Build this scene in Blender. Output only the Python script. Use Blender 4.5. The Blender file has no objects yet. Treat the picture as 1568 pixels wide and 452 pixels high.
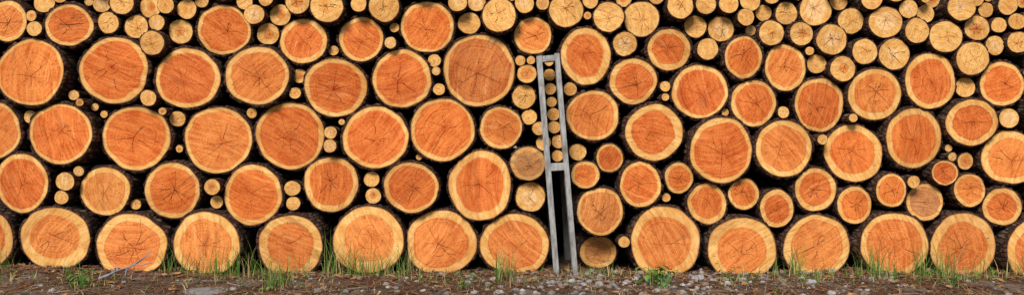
import bpy, math, random
import numpy as np
from mathutils import Vector, noise
random.seed(7); np.random.seed(7)
S=0.005; D=7.0
sc=bpy.context.scene
def WX(px): return (px-784)*S
def WZ(py): return (426-py)*S

# ------------------------------------------------------------------ node helpers
def newmat(name):
    m=bpy.data.materials.new(name); m.use_nodes=True
    nt=m.node_tree; nt.nodes.clear()
    out=nt.nodes.new('ShaderNodeOutputMaterial'); b=nt.nodes.new('ShaderNodeBsdfPrincipled')
    nt.links.new(b.outputs[0],out.inputs[0])
    b.inputs['Roughness'].default_value=0.85
    b.inputs['Specular IOR Level'].default_value=0.15
    return m,nt,b
class G:
    def __init__(s,nt): s.nt=nt
    def link(s,v,inp):
        if v is None: return
        if isinstance(v,bpy.types.NodeSocket): s.nt.links.new(v,inp)
        else: inp.default_value=v
    def math(s,op,a,b=None,c=None,clamp=False):
        n=s.nt.nodes.new('ShaderNodeMath'); n.operation=op; n.use_clamp=clamp
        s.link(a,n.inputs[0]); s.link(b,n.inputs[1]); s.link(c,n.inputs[2]); return n.outputs[0]
    def vmath(s,op,a,b=None,scale=None):
        n=s.nt.nodes.new('ShaderNodeVectorMath'); n.operation=op
        s.link(a,n.inputs[0]); s.link(b,n.inputs[1])
        if scale is not None: s.link(scale,n.inputs['Scale'])
        return n.outputs['Value'] if op in('LENGTH','DOT_PRODUCT') else n.outputs[0]
    def noise(s,vec,scale,detail=3,rough=0.5,dist=0,dim='3D',w=None):
        n=s.nt.nodes.new('ShaderNodeTexNoise'); n.noise_dimensions=dim
        if dim!='1D': s.link(vec,n.inputs['Vector'])
        if w is not None: s.link(w,n.inputs['W'])
        n.inputs['Scale'].default_value=scale; n.inputs['Detail'].default_value=detail
        n.inputs['Roughness'].default_value=rough; n.inputs['Distortion'].default_value=dist
        return n.outputs[0]
    def ramp(s,v,a,b,lo=0.0,hi=1.0,smooth=True):
        n=s.nt.nodes.new('ShaderNodeMapRange')
        if smooth: n.interpolation_type='SMOOTHSTEP'
        s.link(v,n.inputs[0]); s.link(a,n.inputs[1]); s.link(b,n.inputs[2]); s.link(lo,n.inputs[3]); s.link(hi,n.inputs[4]); return n.outputs[0]
    def mix(s,f,a,b,mode='MIX'):
        n=s.nt.nodes.new('ShaderNodeMix'); n.data_type='RGBA'; n.blend_type=mode
        s.link(f,n.inputs[0])
        for v,i in((a,6),(b,7)):
            if isinstance(v,tuple): v=tuple(v)+(1,) if len(v)==3 else v
            s.link(v,n.inputs[i])
        return n.outputs[2]
    def comb(s,x,y,z):
        n=s.nt.nodes.new('ShaderNodeCombineXYZ'); s.link(x,n.inputs[0]); s.link(y,n.inputs[1]); s.link(z,n.inputs[2]); return n.outputs[0]
    def sep(s,v):
        n=s.nt.nodes.new('ShaderNodeSeparateXYZ'); s.link(v,n.inputs[0]); return n.outputs
    def bump(s,h,strength,dist,b):
        n=s.nt.nodes.new('ShaderNodeBump'); n.inputs['Strength'].default_value=strength; n.inputs['Distance'].default_value=dist
        s.link(h,n.inputs['Height']); s.nt.links.new(n.outputs[0],b.inputs['Normal'])

# ------------------------------------------------------------------ sawn end-grain material
def mat_end():
    m,nt,b=newmat('sawn_log_end'); g=G(nt)
    uvn=nt.nodes.new('ShaderNodeUVMap'); uvn.uv_map='UVMap'; uv=uvn.outputs[0]
    oi=nt.nodes.new('ShaderNodeObjectInfo'); rnd=oi.outputs['Random']; heart=oi.outputs['Color']; bnd=oi.outputs['Alpha']
    wa=nt.nodes.new('ShaderNodeAttribute'); wa.attribute_type='OBJECT'; wa.attribute_name='weather'; weath=wa.outputs['Fac']
    tc=nt.nodes.new('ShaderNodeTexCoord'); obj=tc.outputs['Object']
    seed=g.math('MULTIPLY',rnd,200.0)
    sv=g.comb(seed,g.math('MULTIPLY',rnd,91.0),g.math('MULTIPLY',rnd,37.0))
    uvs=g.vmath('ADD',uv,sv)
    rho=g.vmath('LENGTH',uv)
    n1=g.noise(uvs,1.6,3)
    n1b=g.noise(uvs,6,2)
    rp=g.math('ADD',rho,g.math('MULTIPLY',g.math('SUBTRACT',n1,0.5),0.20))
    rp=g.math('ADD',rp,g.math('MULTIPLY',g.math('SUBTRACT',n1b,0.5),0.045))
    sap=g.ramp(rp,g.math('SUBTRACT',bnd,0.012),g.math('ADD',bnd,0.018))
    ring=g.noise(None,1.0,2,0.6,dim='1D',w=g.math('ADD',g.math('MULTIPLY',rp,22.0),seed))
    ringf=g.noise(None,1.0,1,0.6,dim='1D',w=g.math('ADD',g.math('MULTIPLY',rp,60.0),seed))
    dirv=g.vmath('NORMALIZE',uv)
    rays=g.noise(g.vmath('ADD',g.comb(g.math('MULTIPLY',g.sep(dirv)[0],9.0),g.math('MULTIPLY',g.sep(dirv)[1],9.0),g.math('MULTIPLY',rho,1.6)),sv),1.0,3,0.6)
    vr=nt.nodes.new('ShaderNodeVectorRotate'); vr.rotation_type='Z_AXIS'
    g.link(uv,vr.inputs['Vector']); g.link(g.math('MULTIPLY',rnd,47.0),vr.inputs['Angle'])
    sx=g.sep(vr.outputs[0])
    curve=g.math('MULTIPLY',g.math('MULTIPLY',sx[0],sx[0]),0.18)
    sawv=g.vmath('ADD',g.comb(g.math('MULTIPLY',sx[0],0.9),g.math('MULTIPLY',g.math('ADD',sx[1],curve),11.0),0.0),sv)
    saw=g.noise(sawv,1.0,4,0.7)
    saw2=g.noise(g.vmath('ADD',g.comb(g.math('MULTIPLY',sx[0],1.2),g.math('MULTIPLY',sx[1],3.0),5.0),sv),1.0,3,0.6)
    blot=g.noise(uvs,2.2,5,0.65)
    grit=g.noise(obj,130.0,3,0.7)
    hd=g.mix(1.0,heart,(0.64,0.42,0.32),'MULTIPLY')
    hl=g.mix(0.22,heart,(0.98,0.46,0.15))
    t=g.math('ADD',g.math('MULTIPLY',saw,0.55),g.math('ADD',g.math('MULTIPLY',ring,0.26),g.math('ADD',g.math('MULTIPLY',rays,0.26),g.math('MULTIPLY',blot,0.40))))
    t=g.math('ADD',t,g.math('MULTIPLY',g.math('SUBTRACT',grit,0.5),0.34))
    tt=g.ramp(t,0.53,0.88)
    hc=g.mix(tt,hd,hl)
    inner=g.ramp(rp,0.0,0.30,0.5,0.0)
    hc=g.mix(inner,hc,hd)
    sapA=g.mix(g.ramp(g.math('ADD',g.math('MULTIPLY',blot,0.5),g.math('MULTIPLY',saw,0.5)),0.38,0.66),(0.64,0.30,0.07),(0.92,0.59,0.22))
    sapA=g.mix(g.ramp(ringf,0.35,0.7,0.0,0.35),sapA,(0.64,0.30,0.09))
    col=g.mix(sap,hc,sapA)
    tr=g.math('SUBTRACT',1.0,g.ramp(g.math('ABSOLUTE',g.math('SUBTRACT',rp,bnd)),0.0,0.05))
    col=g.mix(g.math('MULTIPLY',tr,0.2),col,(0.42,0.10,0.018))
    # step where two saw passes met
    fr=g.math('FRACT',g.math('MULTIPLY',rnd,17.3)); thr=g.math('MULTIPLY',g.math('SUBTRACT',fr,0.35),2.6)
    syn=g.math('ADD',sx[1],g.math('MULTIPLY',g.math('SUBTRACT',blot,0.5),0.12))
    stepm=g.ramp(syn,thr,g.math('ADD',thr,0.03),0.0,0.36)
    col=g.mix(stepm,col,g.mix(1.0,col,(0.62,0.50,0.42),'MULTIPLY'))
    burn=g.ramp(saw2,0.57,0.74,0.0,0.42)
    col=g.mix(burn,col,(0.28,0.10,0.035))
    fl=g.ramp(saw,0.60,0.78,0.0,0.40)
    col=g.mix(fl,col,(0.92,0.58,0.30))
    wn=g.ramp(g.math('ADD',g.math('MULTIPLY',saw2,0.5),g.math('MULTIPLY',blot,0.5)),g.math('SUBTRACT',0.70,g.math('MULTIPLY',weath,0.30)),g.math('SUBTRACT',0.82,g.math('MULTIPLY',weath,0.20)))
    col=g.mix(g.math('MULTIPLY',wn,g.math('ADD',0.25,g.math('MULTIPLY',weath,0.5))),col,(0.20,0.12,0.06))
    sp=g.ramp(g.noise(obj,55.0,2,0.6),0.64,0.72,0.0,0.55)
    col=g.mix(sp,col,(0.18,0.07,0.03))
    rim=g.ramp(rho,0.955,1.0,0.0,0.7)
    col=g.mix(rim,col,(0.20,0.068,0.025))
    nt.links.new(col,b.inputs['Base Color'])
    h=g.math('ADD',g.math('MULTIPLY',saw,0.7),g.math('ADD',g.math('MULTIPLY',ringf,0.2),g.math('MULTIPLY',g.noise(obj,90.0,3),0.3)))
    g.bump(h,0.9,0.009,b)
    return m
def mat_bark():
    m,nt,b=newmat('tree_bark'); g=G(nt)
    tc=nt.nodes.new('ShaderNodeTexCoord'); obj=tc.outputs['Object']
    oi=nt.nodes.new('ShaderNodeObjectInfo'); rnd=oi.outputs['Random']
    v=g.vmath('MULTIPLY',obj,(1.0,0.28,1.0)); v=g.vmath('ADD',v,g.comb(g.math('MULTIPLY',rnd,90.0),0.0,0.0))
    n=g.noise(v,28,5,0.65,0.6); n2=g.noise(v,7,4,0.6)
    vo=nt.nodes.new('ShaderNodeTexVoronoi'); vo.feature='DISTANCE_TO_EDGE'; vo.inputs['Scale'].default_value=26
    g.link(g.vmath('ADD',v,g.vmath('SCALE',g.comb(n2,n,n2),scale=0.05)),vo.inputs['Vector'])
    edge=g.ramp(vo.outputs[0],0.0,0.22)
    c=g.mix(g.ramp(n,0.38,0.68),(0.075,0.040,0.026),(0.26,0.185,0.145))
    c=g.mix(g.ramp(n2,0.42,0.68,0.0,0.7),c,(0.17,0.075,0.042))
    yy=g.sep(obj)[1]
    c=g.mix(g.ramp(yy,0.015,0.07,0.8,0.0),c,(0.065,0.026,0.015))
    c=g.mix(edge,(0.03,0.017,0.012),c)
    nt.links.new(c,b.inputs['Base Color'])
    g.bump(g.math('ADD',g.math('MULTIPLY',edge,0.8),n),1.0,0.012,b)
    b.inputs['Roughness'].default_value=0.95
    return m
def mat_crack():
    m,nt,b=newmat('drying_crack'); b.inputs['Base Color'].default_value=(0.06,0.018,0.008,1); b.inputs['Roughness'].default_value=1; return m
def mat_vcol(name,rough=0.8,trans=False):
    m,nt,b=newmat(name)
    a=nt.nodes.new('ShaderNodeAttribute'); a.attribute_name='Col'
    g=G(nt); tc=nt.nodes.new('ShaderNodeTexCoord')
    n=g.noise(tc.outputs['Object'],40,3)
    c=g.mix(g.ramp(n,0.3,0.75),g.mix(1.0,a.outputs['Color'],(0.7,0.7,0.7),'MULTIPLY'),a.outputs['Color'])
    nt.links.new(c,b.inputs['Base Color']); b.inputs['Roughness'].default_value=rough
    return m
M_END=mat_end(); M_BARK=mat_bark(); M_CR=mat_crack()

# ------------------------------------------------------------------ log positions
BIG=[
(-31,365,53,50),(86,364,55,49),(202,374,56,50),(319,372,54,52),(446,376,51,50),(565,366,55,53),(676,370,56,51),(788,374,55,49),
(1018,370,53,56),(1134,380,54,49),(1253,376,54,50),(1369,372,53,51),(1479,375,52,53),(1584,380,51,54),
(34,280,43,47),(161,294,42,38),(262,290,44,45),(386,299,47,47),(504,280,43,44),(630,286,43,40),(735,284,50,54),
(920,323,37,38),(980,283,34,37),(1041,272,23,25),(1085,313,32,33),(1142,298,25,25),(1190,319,27,30),(1248,289,34,35),(1307,313,28,30),(1361,291,25,27),
(1417,312,30,30),(1443,268,22,20),(1483,290,26,27),(1536,318,31,31),(898,268,23,22),(933,243,22,23),
(-8,200,42,44),(96,204,51,48),(206,211,55,51),(331,215,54,52),(443,207,53,53),(576,210,53,49),(681,198,50,49),(767,196,34,34),
(908,177,42,40),(1001,203,46,45),(1102,228,49,52),(1202,231,45,46),(1309,235,47,45),(1402,212,46,48),(1487,189,40,37),(1545,245,46,43),
(1153,159,37,37),(1260,159,40,43),(1339,144,43,41),(1426,123,41,44),(1535,127,35,36),(1204,101,34,38),(1137,88,31,34),(1070,139,44,43),
(1029,76,36,34),(970,124,39,37),(897,87,40,45),(814,53,32,31),(732,110,56,57),(616,122,47,45),(514,134,49,46),(398,118,51,46),(287,120,51,48),
(175,110,57,52),(52,112,55,52),(14,33,33,33),(107,39,38,34),(340,46,43,40),(463,63,39,36),(552,61,36,36),(653,43,43,41),
(805,250,28,27),(920,390,30,27),
]
WEATHER={(732,110):0.6,(805,250):1.0,(920,390):0.7,(920,323):0.5,(175,110):0.3,(1070,139):0.5,(161,294):0.35,(970,124):0.35,(206,211):0.1,(1417,312):0.5,(1426,123):0.3,(86,364):0.3}
PALEBIG={(805,250):(0.55,0.25,0.08),(920,390):(0.58,0.26,0.08),(920,323):(0.60,0.22,0.06),(161,294):(0.66,0.25,0.06),(1417,312):(0.50,0.22,0.09),(732,110):(0.54,0.15,0.035)}
SMALL=[(63,10,17),(92,2,13),(57,49,12),(53,31,9),(168,39,18),(206,42,20),(240,66,19),(273,48,20),(240,36,12),(188,9,19),(155,9,13),(229,12,17),(259,11,13),(287,15,15),(312,8,11),
(393,27,15),(409,56,17),(430,22,17),(376,7,12),(410,0,12),(461,10,19),(501,14,25),(587,16,24),(552,9,12),(718,35,17),(704,6,14),(735,8,14),(765,26,27),(803,7,15),(865,18,26),(506,76,8),(839,10,10),
(936,28,24),(984,32,27),(957,68,19),(1041,12,21),(1069,44,18),(1106,44,21),(1081,77,16),(1079,10,16),(1114,9,15),(1132,32,13),(1180,51,21),(1209,20,18),(1251,20,26),(1228,52,19),(1276,60,24),
(1306,33,21),(1331,8,16),(1353,35,25),(1325,81,21),(1286,101,21),(1253,96,15),(1367,83,25),(1399,52,20),(1390,18,14),(1416,21,14),(1441,57,26),(1460,18,21),(1490,91,26),(1499,50,20),(1523,72,15),
(1530,15,16),(1549,64,18),(1509,20,12),(1485,132,16),(1000,4,13),(905,6,12),(960,3,12),(1150,8,16),(1172,22,13),(1146,40,8),(1180,0,12),(1283,8,14),(1436,12,13),(1545,38,13),(1487,12,11),(1520,42,12),
(806,118,15),(805,151,19),(814,179,12),(820,198,11),(821,218,12),(793,98,8),(808,97,7),(842,114,9),(843,136,9),(845,156,8),(848,175,10),(849,195,10),(850,217,11),(854,239,9),(841,94,7),
(873,137,10),(886,234,13),(955,369,9),(507,204,10),(508,223,10),(112,146,8),(141,164,6),(130,158,6),(234,152,12),(270,182,12),(42,179,10),(453,116,11),(452,143,9),(600,68,9),(664,94,10),(668,108,7),(673,137,9),
(385,173,8),(104,280,14),(122,266,8),(97,306,11),(198,316,8),(328,286,12),(329,311,10),(447,289,12),(448,311,11),(571,270,13),(570,296,13),(270,228,6),(1022,303,7),(1018,133,8),(1199,174,9),(1254,214,8),(1303,181,7),
(1394,281,10),(1483,247,13),(1455,244,7),(1457,231,6),(1545,188,15),(1112,172,6),(812,302,24),(155,175,6),(256,172,6),(640,245,5),(520,180,5),(1016,150,6)]
C=[]
for x,y,rx,ry in BIG: C.append([x,y,rx,ry,'h',(x,y)])
for x,y,r in SMALL: C.append([x,y,r*random.uniform(.98,1.06),r*random.uniform(.96,1.04),'p',(x,y)])
P=np.array([[c[0],c[1]] for c in C],float); R=np.array([(c[2]+c[3])/2*1.01 for c in C])
for it in range(80):
    d=P[:,None,:]-P[None,:,:]; dist=np.sqrt((d**2).sum(2))+np.eye(len(P))*1e6
    ov=(R[:,None]+R[None,:])-dist; ov[ov<0]=0
    w=(R[None,:]**2)/(R[:,None]**2+R[None,:]**2)
    P+=((d/dist[:,:,None])*(ov*w)[:,:,None]).sum(1)*0.35
d=P[:,None,:]-P[None,:,:]; dist=np.sqrt((d**2).sum(2))+np.eye(len(P))*1e6
slack=(dist-R[None,:]).min(1)
for i,c in enumerate(C):
    c[0],c[1]=P[i]
    k=min(1.02,max(0.94,slack[i]/R[i]*1.02)); c[2]*=k; c[3]*=k
def fill(x0,x1,yfun,ytop,sizes,n,kind):
    for rmin,rmax in sizes:
        for _ in range(n):
            x=random.uniform(x0,x1); y=random.uniform(ytop,yfun(x))
            r=min(math.hypot(x-c[0],y-c[1])-(c[2]+c[3])/2*0.99 for c in C)
            if r>=rmin:
                r=min(r,random.uniform(rmin,rmax)); 
                if y+r>424: continue
                C.append([x,y,r*1.0,r*0.98,kind,None])
def bx(x): return 45 if x<940 else (75 if x<1180 else 120 if x>1440 else 100)
fill(-40,1610,lambda x:-8,-110,[(20,27)],2500,'p')
fill(-40,1610,bx,-110,[(17,22),(13,17),(10,13),(7,10),(5.5,7.5)],1900,'p')
fill(-230,-50,lambda x:376,20,[(46,52),(38,46),(26,36),(14,22)],900,'h')
fill(1620,1800,lambda x:376,60,[(46,52),(38,46),(26,36),(14,22)],900,'h')
fill(-230,-30,lambda x:40,-60,[(14,22),(9,14)],500,'p')
fill(1590,1800,lambda x:90,-60,[(14,22),(9,14)],700,'p')

# ------------------------------------------------------------------ log builder
def build_log(c):
    x,y,rx,ry,kind,key=c
    rx*=S; ry*=S; r=(rx+ry)/2
    sd=random.uniform(0,1000)
    seg=72 if r>0.15 else (48 if r>0.09 else 30)
    L=random.uniform(3.9,4.2)
    bt=(0.014+0.008*random.random()) if r>0.15 else (0.010+0.004*random.random() if r>.09 else 0.004)
    har=[(k,random.uniform(-1,1)*a,random.uniform(0,6.28)) for k,a in((2,.018),(3,.022),(4,.014),(5,.011),(7,.008),(11,.004))]
    def out(t):
        f=1+sum(a*math.cos(k*t+p) for k,a,p in har)
        f+=0.022*noise.noise(Vector((math.cos(t)*3,math.sin(t)*3,sd)))
        return f
    rot=random.uniform(-.04,.04)
    pith=(random.uniform(-.14,.14)*r,random.uniform(-.14,.14)*r)
    tx=random.uniform(-.09,.09); tz=random.uniform(-.09,.09)
    taper=random.uniform(0.90,1.03) if kind=='h' else random.uniform(.85,1.0)
    dx=random.uniform(-.012,.012); dz=random.uniform(-.008,.008)
    wood=1-bt/r*0.75
    def pos(rho,t):
        f=out(t)*wood
        X=rx*f*math.cos(t); Z=ry*f*math.sin(t)
        X=pith[0]*(1-rho)+X*rho; Z=pith[1]*(1-rho)+Z*rho
        return X,Z
    fy=lambda X,Z: tx*X+tz*Z
    V=[];F=[];FM=[];UV=[]
    rhos=[0.0001,.15,.3,.45,.6,.75,.88,1.0] if r>0.09 else [0.0001,.25,.5,.75,1.0]
    rings=[]
    for rh in rhos:
        idx=[]
        for i in range(seg):
            t=2*math.pi*i/seg; X,Z=pos(rh,t)
            idx.append(len(V)); V.append((X,fy(X,Z),Z)); UV.append((rh*math.cos(t),rh*math.sin(t)))
        rings.append(idx)
    nend=len(rings)
    def barkring(yy,k,jag,prof):
        idx=[]
        for i in range(seg):
            t=2*math.pi*i/seg; f=out(t)
            n=noise.fractal(Vector((math.cos(t)*9*(r/.25)**.5,math.sin(t)*9*(r/.25)**.5,sd+yy*1.6)),1.0,2.0,3)
            n2=noise.noise(Vector((math.cos(t)*5,math.sin(t)*5,sd+33)))
            chip=max(0,n2-.15)*jag*3
            th=bt*(prof+ (0.85*n if prof>0.2 else 0.2*n))
            s_=1+(taper-1)*yy/L
            X=(rx*f*wood)*s_*math.cos(t)+th*math.cos(t); Z=(ry*f*wood)*s_*math.sin(t)+th*math.sin(t)
            idx.append(len(V)); V.append((X+dx*yy, yy+chip+abs(n)*jag+fy(X,Z)*max(0,1-yy*2), Z+dz*yy)); UV.append((0,0))
        rings.append(idx)
    jag=0.022 if r>.09 else .006
    barkring(0.0015,1,jag*0.2,0.35)
    barkring(0.003,1,jag,1.0)
    ys=[.03,.07,.13,.2,.3,.42,.56,.72,.95,1.3,1.8,2.6,3.4,L] if r>.09 else [.03,.1,.2,.35,.6,1.0,1.8,L]
    for yy in ys: barkring(yy,1,0.0,1.0)
    for a in range(len(rings)-1):
        A=rings[a];B=rings[a+1]
        for i in range(seg):
            j=(i+1)%seg
            F.append((A[i],A[j],B[j],B[i])); FM.append(0 if a<nend-1 else 1)
    cidx=rings[-1]; ci=len(V); V.append((dx*L,L+.0,dz*L)); UV.append((0,0))
    for i in range(seg): F.append((cidx[i],cidx[(i+1)%seg],ci)); FM.append(1)
    def strip(pts,ws):
        base=len(V)
        n=len(pts)
        for q in range(n):
            a=pts[max(0,q-1)];b=pts[min(n-1,q+1)]
            tx_,tz_=b[0]-a[0],b[1]-a[1]; l=math.hypot(tx_,tz_)+1e-9
            nx,nz=-tz_/l*ws[q]/2,tx_/l*ws[q]/2
            for s_ in(1,-1):
                X=pts[q][0]+nx*s_;Z=pts[q][1]+nz*s_
                V.append((X,fy(X,Z)-0.0012-crk[0],Z));UV.append((0,0))
        crk[0]+=0.00006
        for q in range(n-1):
            F.append((base+2*q,base+2*q+1,base+2*q+3,base+2*q+2));FM.append(2)
    crk=[0.0]
    if r>0.09:
        nc=random.randint(4,8); t0=random.uniform(0,6.28)
        wmul=random.uniform(.5,1.1)
        for k in range(nc):
            t=t0+2*math.pi*(k+random.uniform(-.42,.42))/nc
            end=random.choice([random.uniform(.2,.4),random.uniform(.35,.65),random.uniform(.55,.82)])
            st=random.choice([0,0,random.uniform(.05,.2),random.uniform(.1,.35)])
            end=max(end,st+.2)
            w0=random.uniform(.0026,.0050)*wmul; n=9; pts=[];ws=[];tj=t
            for q in range(n):
                u=q/(n-1); rh=st+(end-st)*u
                tj+=random.uniform(-.13,.13)*(0.5 if q>2 else 1)
                tj+= (t-tj)*.25
                pts.append(pos(rh,tj)); ws.append(w0*(1-.8*u**1.3)*random.uniform(.7,1.15))
                if q in(4,5) and random.random()<.25:
                    p2=[pts[-1]];w2=[w0*.6]; tt=tj; rr=rh
                    for z in range(4):
                        tt+=random.uniform(.02,.09)*(1 if k%2 else -1); rr+=.05; p2.append(pos(min(rr,.93),tt)); w2.append(w0*.5*(1-z/5))
                    strip(p2,w2)
            strip(pts,ws)
        for k in range(random.randint(0,3)):
            rh=random.uniform(.12,.42); t=random.uniform(0,6.28); sp=random.uniform(.4,1.1)
            strip([pos(rh+random.uniform(-.006,.006),t+sp*q/6) for q in range(7)],[.0022*wmul*(1-abs(q-3)/4.5) for q in range(7)])
        for k in range(random.randint(3,8)):
            t=random.uniform(0,6.28); rh=random.uniform(.55,.8)
            strip([pos(rh+.035*q,t+random.uniform(-.008,.008)) for q in range(4)],[.0020*(1-abs(q-1.5)/2.4) for q in range(4)])
    elif random.random()<.6:
        for k in range(random.randint(1,3)):
            t=random.uniform(0,6.28); end=random.uniform(.3,.8); tj=t; pts=[]
            for q in range(5):
                tj+=random.uniform(-.12,.12); pts.append(pos(end*q/4,tj))
            strip(pts,[.0014*(1-.8*q/4) for q in range(5)])
    name='log' if kind=='h' else 'small_log'
    me=bpy.data.meshes.new(name); me.from_pydata(V,[],F)
    for m in(M_END,M_BARK,M_CR): me.materials.append(m)
    me.polygons.foreach_set('material_index',FM)
    me.polygons.foreach_set('use_smooth',[fm==1 for fm in FM])
    uvl=me.uv_layers.new(name='UVMap')
    li=np.zeros(len(me.loops),dtype=np.int32); me.loops.foreach_get('vertex_index',li)
    uvl.data.foreach_set('uv',np.array(UV,dtype=np.float32)[li].ravel())
    o=bpy.data.objects.new(name,me); sc.collection.objects.link(o)
    yo=random.uniform(-.05,.05) if kind=='h' else random.uniform(-.09,.07)
    wv=random.choice([0,0,0,.15,.3])
    if key==(920,390): yo=.22
    if key==(805,250): yo=-.02
    if key and 835<key[0]<860 and 90<key[1]<245: yo=random.uniform(.0,.07)
    if key and 785<key[0]<835 and 90<key[1]<245: yo=random.uniform(.0,.08)
    if kind=='h':
        q=random.random(); a=(0.78,0.205,0.034);bb=(0.62,0.125,0.020);cc=(0.80,0.30,0.07)
        if 70<y<250: a=(0.74,0.175,0.028)
        col=[a[i]*(1-q)+bb[i]*q for i in range(3)]
        if random.random()<.3: col=[col[i]*.5+cc[i]*.5 for i in range(3)]
        if y>340: col=[col[i]*.5+(0.76,0.28,0.075)[i]*.5 for i in range(3)]
        al=random.uniform(.74,.86)
        if y>330 : al=random.uniform(.70,.80)
        if 70<y<240 and x<780: al=random.uniform(.83,.91)
        if key in PALEBIG: col=PALEBIG[key]
        if key in WEATHER: wv=WEATHER[key]
    else:
        q=random.random(); col=[(0.95,0.60,0.20)[i]*(1-q)+(0.84,0.45,0.12)[i]*q for i in range(3)]
        if random.random()<.22: col=[.74,.29,.07]
        if random.random()<.2: col=[.92,.66,.32]
        al=random.uniform(.35,.7)
        wv=random.choice([0,0,.1,.3,.45])
    o.color=(col[0],col[1],col[2],al); o['weather']=float(wv)
    o.location=(WX(x),yo,WZ(y)); o.rotation_euler=(0,rot,0)
for c in C: build_log(c)
print('LOGS',len(C))

# ------------------------------------------------------------------ ground
def gh(x,y):
    h=0.05*max(0,min(1,(-x-2.2)/1.6))
    h+=0.022*noise.noise(Vector((x*1.3,y*1.3,3)))+0.012*noise.noise(Vector((x*5,y*5,9)))+0.008*noise.noise(Vector((x*14,y*14,2)))
    if -1.2<y<0.6: h+=0.012
    if -.9<y: h+=0.03*min(1,(y+.9)/.6)
    return h
def ground():
    xs=list(np.linspace(-6,6,420)); ys=list(np.linspace(-2.2,1.2,130))
    xs=[-300,-100,-40,-20,-12,-8]+xs+[8,12,20,40,100,300]; ys=[-300,-100,-40,-20,-10,-5,-3]+ys+[2,3,4.5,7,12,30,100,300]
    V=[];F=[]
    for y in ys:
        for x in xs: V.append((x,y,gh(x,y)))
    n=len(xs)
    for j in range(len(ys)-1):
        for i in range(n-1): F.append((j*n+i,j*n+i+1,(j+1)*n+i+1,(j+1)*n+i))
    me=bpy.data.meshes.new('ground'); me.from_pydata(V,[],F); me.polygons.foreach_set('use_smooth',[True]*len(F))
    m,nt,b=newmat('forest_soil'); g=G(nt); tc=nt.nodes.new('ShaderNodeTexCoord'); ob=tc.outputs['Object']
    n1=g.noise(ob,2.5,5,.6); n2=g.noise(ob,38,5,.7); n3=g.noise(ob,110,3,.7)
    c=g.mix(g.ramp(n2,.35,.68),(0.045,0.026,0.017),(0.19,0.11,0.068))
    c=g.mix(g.ramp(n1,.48,.62,0,.75),c,g.mix(n3,(0.10,0.09,0.08),(0.32,0.285,0.25)))
    c=g.mix(g.ramp(n3,.6,.75,0,.6),c,(0.34,0.18,0.09))
    nt.links.new(c,b.inputs['Base Color']); g.bump(g.math('ADD',n2,g.math('MULTIPLY',n3,.5)),1.0,.02,b)
    me.materials.append(m); o=bpy.data.objects.new('ground',me); sc.collection.objects.link(o)
ground()

class MB:
    def __init__(s): s.V=[];s.F=[];s.C=[]
    def add(s,vs,fs,col):
        b=len(s.V); s.V+=vs; s.F+=[tuple(b+i for i in f) for f in fs]; s.C+=[col]*len(vs)
    def make(s,name,mat,smooth=False):
        me=bpy.data.meshes.new(name); me.from_pydata(s.V,[],s.F)
        ca=me.color_attributes.new('Col','FLOAT_COLOR','POINT')
        ca.data.foreach_set('color',np.array([list(c)+[1] for c in s.C],dtype=np.float32).ravel())
        me.materials.append(mat)
        if smooth: me.polygons.foreach_set('use_smooth',[True]*len(s.F))
        o=bpy.data.objects.new(name,me); sc.collection.objects.link(o); return o
def jit(c,a=.2):
    k=1+random.uniform(-a,a); return (c[0]*k,c[1]*k,c[2]*k)
mb=MB()
for _ in range(15000):
    x=random.uniform(-5.2,5.2); y=random.uniform(-1.5,0.25)
    dens=.3+.7*(noise.noise(Vector((x*.9,y*1.5,20)))>-.1)
    if random.random()>dens: continue
    L=random.uniform(.03,.13); a=random.uniform(0,math.pi*2); w=random.uniform(.0012,.0032)
    z=gh(x,y)+random.uniform(.003,.02); tl=random.uniform(-.15,.25)
    dxx,dyy=math.cos(a)*L/2,math.sin(a)*L/2; nx,ny=-math.sin(a)*w,math.cos(a)*w
    bend=random.uniform(-.015,.015)
    vs=[(x-dxx+nx,y-dyy+ny,z),(x-dxx-nx,y-dyy-ny,z+.001),(x+bend-nx,y+bend-ny,z+L*tl*.5+.004),(x+bend+nx,y+bend+ny,z+L*tl*.5+.004),(x+dxx-nx*.5,y+dyy-ny*.5,z+L*tl),(x+dxx+nx*.5,y+dyy+ny*.5,z+L*tl)]
    col=jit(random.choice([(.36,.15,.06),(.26,.10,.045),(.26,.10,.045),(.44,.26,.13),(.58,.44,.24),(.14,.07,.04),(.30,.20,.13)]))
    mb.add(vs,[(0,1,2,3),(3,2,4,5)],col)
M_LIT=mat_vcol('dry_litter'); mb.make('pine_needle_litter',M_LIT)
mb=MB()
for _ in range(2600):
    x=random.uniform(-5,5); y=random.uniform(-1.4,.3) if random.random()<.5 else random.uniform(-.35,.15)
    a=random.uniform(0,6.28); l=random.uniform(.008,.04); w=l*random.uniform(.3,.7); t=random.uniform(.002,.006); z=gh(x,y)+random.uniform(0,.01)
    tl=random.uniform(-.5,.5)
    n=6; vs=[]
    rr=[random.uniform(.7,1.15) for _ in range(n)]
    for zz in(0,t):
        for i in range(n):
            th=6.283*i/n; px=math.cos(th)*l*rr[i]; py=math.sin(th)*w*rr[i]
            vs.append((x+px*math.cos(a)-py*math.sin(a),y+px*math.sin(a)+py*math.cos(a),z+zz+px*tl*.6+.004))
    fs=[tuple(range(n,2*n)),tuple(range(n-1,-1,-1))]+[(i,(i+1)%n,n+(i+1)%n,n+i) for i in range(n)]
    mb.add(vs,fs,jit(random.choice([(.20,.10,.06),(.12,.065,.04),(.26,.15,.09),(.50,.29,.13),(.28,.12,.06)])))
mb.make('bark_chips',M_LIT)
mb=MB()
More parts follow.
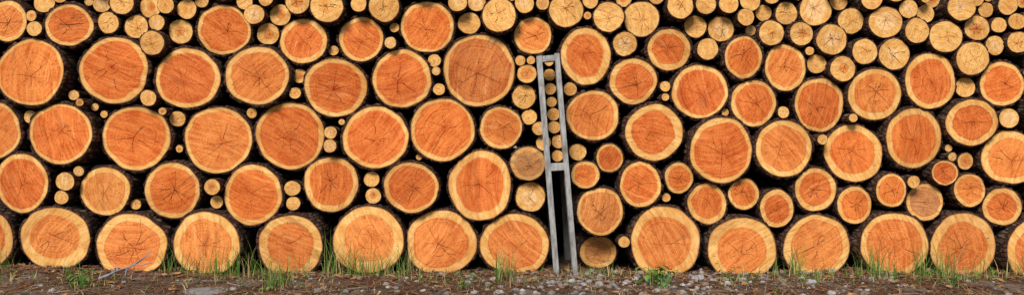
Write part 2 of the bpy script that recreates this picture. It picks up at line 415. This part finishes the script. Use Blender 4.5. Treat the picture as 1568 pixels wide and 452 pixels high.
def rock(x,y,z,r,flat,col):
    vs=[];nr=6;ns=9;sd=random.uniform(0,99)
    for j in range(nr+1):
        ph=math.pi*j/nr
        for i in range(ns):
            th=6.283*i/ns; d=Vector((math.sin(ph)*math.cos(th),math.sin(ph)*math.sin(th),math.cos(ph)))
            k=r*(1+.45*noise.noise(d*1.7+Vector((sd,0,0))))
            vs.append((x+d.x*k,y+d.y*k*.8,z+d.z*k*flat))
    fs=[(j*ns+i,(j+1)*ns+i,(j+1)*ns+(i+1)%ns,j*ns+(i+1)%ns) for j in range(nr) for i in range(ns)]
    mb.add(vs,fs,col)
for _ in range(1100):
    x=random.choice([random.uniform(-5,5),random.gauss(1.4,.9),random.gauss(1.2,.7),random.gauss(.2,.5)]); y=random.uniform(-1.4,.1)
    r=random.choice([.006,.009,.013,.018,.026])*random.uniform(.7,1.2)
    rock(x,y,gh(x,y)+r*.15,r,.6,jit(random.choice([(.35,.33,.32),(.26,.24,.24),(.40,.37,.34),(.26,.20,.15)])))
for px,yy,r in((1057,-.3,.05),(1005,-.35,.035),(1210,-.5,.04),(870,-.45,.03),(895,-.2,.03),(1090,-.5,.03)):
    x=WX(px); rock(x,yy,gh(x,yy)+r*.2,r,.6,jit((.40,.40,.41),.1))
mb.make('gravel',M_LIT)
mb=MB()
x=WX(318)*.9; rock(x,-.72,gh(x,-.72)-.015,.22,.16,(.24,.235,.23))
o=mb.make('flat_stone',M_LIT,True)

# ------------------------------------------------------------------ grass
mb=MB()
def blade(x,y,h,lean,az,w,col):
    vs=[];n=5;z0=gh(x,y)-.005; px,py=math.cos(az),math.sin(az)
    wa=az+math.pi/2+random.uniform(-.6,.6); wx,wy=math.cos(wa)*w,math.sin(wa)*w
    for q in range(n+1):
        u=q/n; b=lean*h*u**2; k=(1-u**1.6)*.95+.05
        X=x+px*b;Y=y+py*b;Z=z0+h*(u-.25*min(lean,1.5)*u**3)
        vs+=[(X-wx*k,Y-wy*k,Z),(X+wx*k,Y+wy*k,Z)]
    mb.add(vs,[(2*q,2*q+1,2*q+3,2*q+2) for q in range(n)],col)
GC=[(.10,.25,.035),(.07,.17,.025),(.15,.30,.045),(.055,.13,.02),(.20,.29,.06)]
DC=[(.58,.44,.20),(.46,.32,.15),(.36,.29,.12)]
T=[(15,-.35,40,.16,.12),(30,-.2,22,.22,.06),(60,-.6,30,.10,.2),(140,-.3,18,.12,.1),(200,-.75,40,.07,.12),(270,-.15,22,.26,.07),(305,-.2,22,.22,.08),(345,-.18,45,.26,.14),(375,-.12,38,.30,.1),(405,-.3,20,.18,.1),(436,-.3,26,.2,.07),(455,-.55,40,.2,.07),(470,-.2,25,.20,.1),
(515,-.12,40,.34,.06),(535,-.12,38,.30,.08),(560,-.2,32,.24,.1),(592,-.12,36,.26,.08),(628,-.15,36,.28,.08),(650,-.4,20,.15,.1),(700,-.3,14,.12,.1),(768,-.35,40,.27,.05),(780,-.12,26,.24,.05),(800,-.5,12,.12,.1),(890,-.3,12,.13,.06),(925,-.15,14,.15,.05),
(985,-.5,30,.14,.06),(1000,-.3,26,.16,.08),(1120,-.4,20,.12,.08),(1165,-.2,18,.16,.07),(1205,-.15,36,.29,.05),(1215,-.45,26,.14,.08),(1250,-.2,22,.18,.1),(1290,-.3,24,.18,.1),(1325,-.15,46,.29,.08),(1345,-.25,28,.2,.1),(1395,-.2,34,.25,.07),(1400,-.45,24,.14,.1),(1435,-.12,44,.29,.08),(1460,-.35,24,.16,.1),(1500,-.15,20,.2,.1),(1550,-.2,26,.22,.08),(-40,-.2,60,.25,.3),(1640,-.2,60,.25,.3)]
for px,yy,n,h,sp in T:
    for _ in range(int(n*1.3)):
        x=WX(px)+random.gauss(0,sp*.6); y=yy+random.gauss(0,.06)
        dry=random.random()<.25
        blade(x,min(y,-.03),h*random.uniform(.35,1.2),random.uniform(.05,.9),random.uniform(0,6.28),random.uniform(.0016,.0034),jit(random.choice(DC if dry else GC)))
for _ in range(3600):
    x=random.uniform(-5,5); y=random.uniform(-1.3,-.02) if random.random()<.6 else random.uniform(-.5,-.05)
    if noise.noise(Vector((x*1.3,y*2.5,50)))<.02: continue
    blade(x,y,random.uniform(.02,.10),random.uniform(.2,1.2),random.uniform(0,6.28),random.uniform(.0014,.003),jit(random.choice(GC+DC)))
M_GR=mat_vcol('grass_blades',.6); mb.make('grass',M_GR)
def weed(px,yy,n,ls):
    global mb
    mb=MB(); cx=WX(px); z0=gh(cx,yy)
    for k in range(n):
        az=random.uniform(0,6.28); hh=random.uniform(.02,.13); rr=random.uniform(.01,.09)
        bx_,by_=cx+math.cos(az)*rr,yy+math.sin(az)*rr*.7; bz=z0+hh
        l=ls*random.uniform(.6,1.2); w=l*.33; up=random.uniform(-.2,.5); col=jit(random.choice([(.09,.21,.035),(.12,.26,.05),(.06,.15,.03)]))
        vs=[]
        for q in range(6):
            u=q/5; ww=w*math.sin(math.pi*min(1,u*.95+.04))**.8
            X=bx_+math.cos(az)*l*u;Y=by_+math.sin(az)*l*u;Z=bz+l*(up*u-.5*u*u)
            nx,ny=-math.sin(az)*ww,math.cos(az)*ww
            vs+=[(X+nx,Y+ny,Z+.15*ww),(X,Y,Z-.1*ww),(X-nx,Y-ny,Z+.15*ww)]
        fs=[]
        for q in range(5):
            b=q*3; fs+=[(b,b+1,b+4,b+3),(b+1,b+2,b+5,b+4)]
        mb.add(vs,fs,col)
        s=.0015; vs=[(cx-s,yy,z0),(cx+s,yy,z0),(bx_+s,by_,bz),(bx_-s,by_,bz)]
        mb.add(vs,[(0,1,2,3)],col)
    mb.make('weed_plant',M_GR)
for a in((984,-.5,26,.06),(190,-.72,34,.05),(1000,-.62,12,.045),(20,-.45,24,.05),(455,-.7,16,.04),(1400,-.6,14,.04),(720,-.6,10,.04),(1095,-.35,8,.04)): weed(*a)

def tube(pts,rad):
    V=[];F=[];n=7
    for q,p in enumerate(pts):
        a=Vector(pts[max(0,q-1)]);b=Vector(pts[min(len(pts)-1,q+1)]); d=(b-a).normalized()
        u=d.orthogonal().normalized(); v=d.cross(u)
        for i in range(n):
            th=6.283*i/n; V.append(tuple(Vector(p)+(u*math.cos(th)+v*math.sin(th))*rad[q]))
    for q in range(len(pts)-1):
        for i in range(n): F.append((q*n+i,q*n+(i+1)%n,(q+1)*n+(i+1)%n,(q+1)*n+i))
    return V,F
def branch(name,specs,col):
    m=MB()
    for pts,r0,r1 in specs:
        V,F=tube(pts,[r0+(r1-r0)*i/(len(pts)-1) for i in range(len(pts))]); m.add(V,F,col)
    return m.make(name,M_LIT,True)
def bp(px,yy,dz): x=WX(px); return (x,yy,gh(x,yy)+dz)
branch('fallen_branch',[([bp(196,-.5,.01),bp(205,-.47,.03),bp(216,-.42,.055),bp(230,-.36,.08),bp(240,-.3,.12),bp(250,-.25,.17)],.011,.005),
 ([bp(216,-.42,.055),bp(212,-.38,.09),bp(206,-.36,.11)],.006,.003),([bp(232,-.35,.09),bp(243,-.34,.09),bp(256,-.3,.10)],.006,.003),([bp(226,-.38,.07),bp(226,-.4,.02),bp(222,-.42,.0)],.005,.002)],(.30,.31,.34))
for k in range(26):
    px=random.uniform(-20,1590); yy=random.uniform(-1.0,-.1); a=random.uniform(-.5,.5); L=random.uniform(15,55)
    p=[bp(px+L*u,yy+a*L*S*u+random.uniform(-.01,.01),.008+random.uniform(0,.02)) for u in(0,.3,.6,1)]
    branch('fallen_twig',[(p,.004,.0018)],jit(random.choice([(.25,.16,.1),(.3,.27,.24),(.16,.09,.06)])))

# ------------------------------------------------------------------ steel stake frame
def mat_steel():
    m,nt,b=newmat('weathered_galvanised_steel'); g=G(nt); tc=nt.nodes.new('ShaderNodeTexCoord'); ob=tc.outputs['Object']
    n=g.noise(g.vmath('MULTIPLY',ob,(1,1,.25)),30,5,.65); n2=g.noise(ob,8,4,.6)
    c=g.mix(g.ramp(n,.3,.7),(0.18,0.177,0.172),(0.40,0.395,0.385)); c=g.mix(g.ramp(n2,.54,.70,0,.65),c,(0.14,0.10,0.07))
    nt.links.new(c,b.inputs['Base Color']); b.inputs['Metallic'].default_value=.2; b.inputs['Roughness'].default_value=.6
    g.bump(n,.4,.003,b); return m
M_ST=mat_steel()
frame=bpy.data.objects.new('steel_stake_frame',None); sc.collection.objects.link(frame)
def channel(name,a,b,w,d,t,flip=1):
    a=Vector(a);b=Vector(b); ax=(b-a).normalized(); up=ax; side=Vector((0,1,0)).cross(up).normalized(); dep=Vector((0,1,0))
    prof=[(-w/2,0),(w/2,0),(w/2,t),(-w/2+t,t),(-w/2+t,d-t),(w/2,d-t),(w/2,d),(-w/2,d)]
    prof=[(p[0]*flip,p[1]) for p in prof]
    V=[];n=len(prof)
    for base in(a,b):
        for p in prof: V.append(tuple(base+side*p[0]+dep*p[1]))
    F=[(i,(i+1)%n,n+(i+1)%n,n+i) for i in range(n)]+[(0,1,2,3),(0,3,4,7),(4,5,6,7)]+[tuple(n+i for i in f) for f in((3,2,1,0),(7,4,3,0),(7,6,5,4))]
    me=bpy.data.meshes.new(name); me.from_pydata(V,[],F); me.materials.append(M_ST)
    o=bpy.data.objects.new(name,me); sc.collection.objects.link(o); o.parent=frame
    bv=o.modifiers.new('b','BEVEL'); bv.width=.0015; bv.segments=2
    return o
Y0=-.17
kx=(D+Y0)/D
def fp(px,py,y=Y0): return ((px-784)*S*kx,y,1.0+(226-py)*S*kx)
channel('post_left',fp(825.5,86),fp(853,424),.039,.09,.007,1)
channel('post_right',fp(853,82),fp(882,424),.036,.09,.007,-1)
channel('top_bar',fp(829,91,Y0+.004),fp(851,89,Y0+.004),.045,.08,.006,1)
channel('middle_bar',fp(844,256,Y0+.004),fp(865,255,Y0+.004),.055,.08,.006,-1)
channel('rear_post_left',(fp(855,150)[0]-.05,.95,1.2),(fp(855,420)[0]+.01,.95,-.02),.05,.09,.007,1)
channel('rear_post_right',(fp(870,150)[0]+.0,.95,1.2),(fp(880,420)[0]+.02,.95,-.02),.05,.09,.007,-1)

# ------------------------------------------------------------------ added log rows behind, keep sky light out of the gaps
mb=MB()
n=16
for row in range(8):
    for k in range(26):
        x=-6.6+k*.53+(row%2)*.265; z=.26+row*.46; y=4.7; r=.275; Lb=3.5
        V=[(x,y,z)]+[(x+r*math.cos(6.283*i/n),y,z+r*math.sin(6.283*i/n)) for i in range(n)]+[(x+r*math.cos(6.283*i/n),y+Lb,z+r*math.sin(6.283*i/n)) for i in range(n)]
        F=[(0,1+(i+1)%n,1+i) for i in range(n)]+[(1+i,1+(i+1)%n,1+n+(i+1)%n,1+n+i) for i in range(n)]
        mb.add(V,F,jit((.3,.15,.07)))
mb.make('rear_light_block_logs',M_LIT)

# ------------------------------------------------------------------ camera, sky, sun
cam=bpy.data.cameras.new('camera'); co=bpy.data.objects.new('camera',cam); sc.collection.objects.link(co)
co.location=(0,-D,1.0); co.rotation_euler=(math.radians(90),0,0)
cam.sensor_width=36; cam.lens=36*D/(1568*S); cam.clip_end=2000; sc.camera=co
sd_=Vector((-.30,-1,.80)).normalized(); el=math.asin(sd_.z)
w=bpy.data.worlds.new('World'); sc.world=w; w.use_nodes=True; nt=w.node_tree
bg=nt.nodes['Background']; sk=nt.nodes.new('ShaderNodeTexSky'); sk.sky_type='NISHITA'; sk.sun_disc=False
sk.sun_elevation=el; sk.sun_rotation=math.atan2(sd_.x,sd_.y)%(2*math.pi)
nt.links.new(sk.outputs[0],bg.inputs[0]); bg.inputs[1].default_value=.09
l=bpy.data.lights.new('sun','SUN'); l.energy=4.3; l.angle=math.radians(20); l.color=(1,.94,.86)
lo=bpy.data.objects.new('sun',l); sc.collection.objects.link(lo); lo.rotation_euler=sd_.to_track_quat('Z','Y').to_euler(); lo.location=(-3,-9,9)
sc.view_settings.view_transform='Standard'; sc.view_settings.look='None'; sc.view_settings.exposure=0
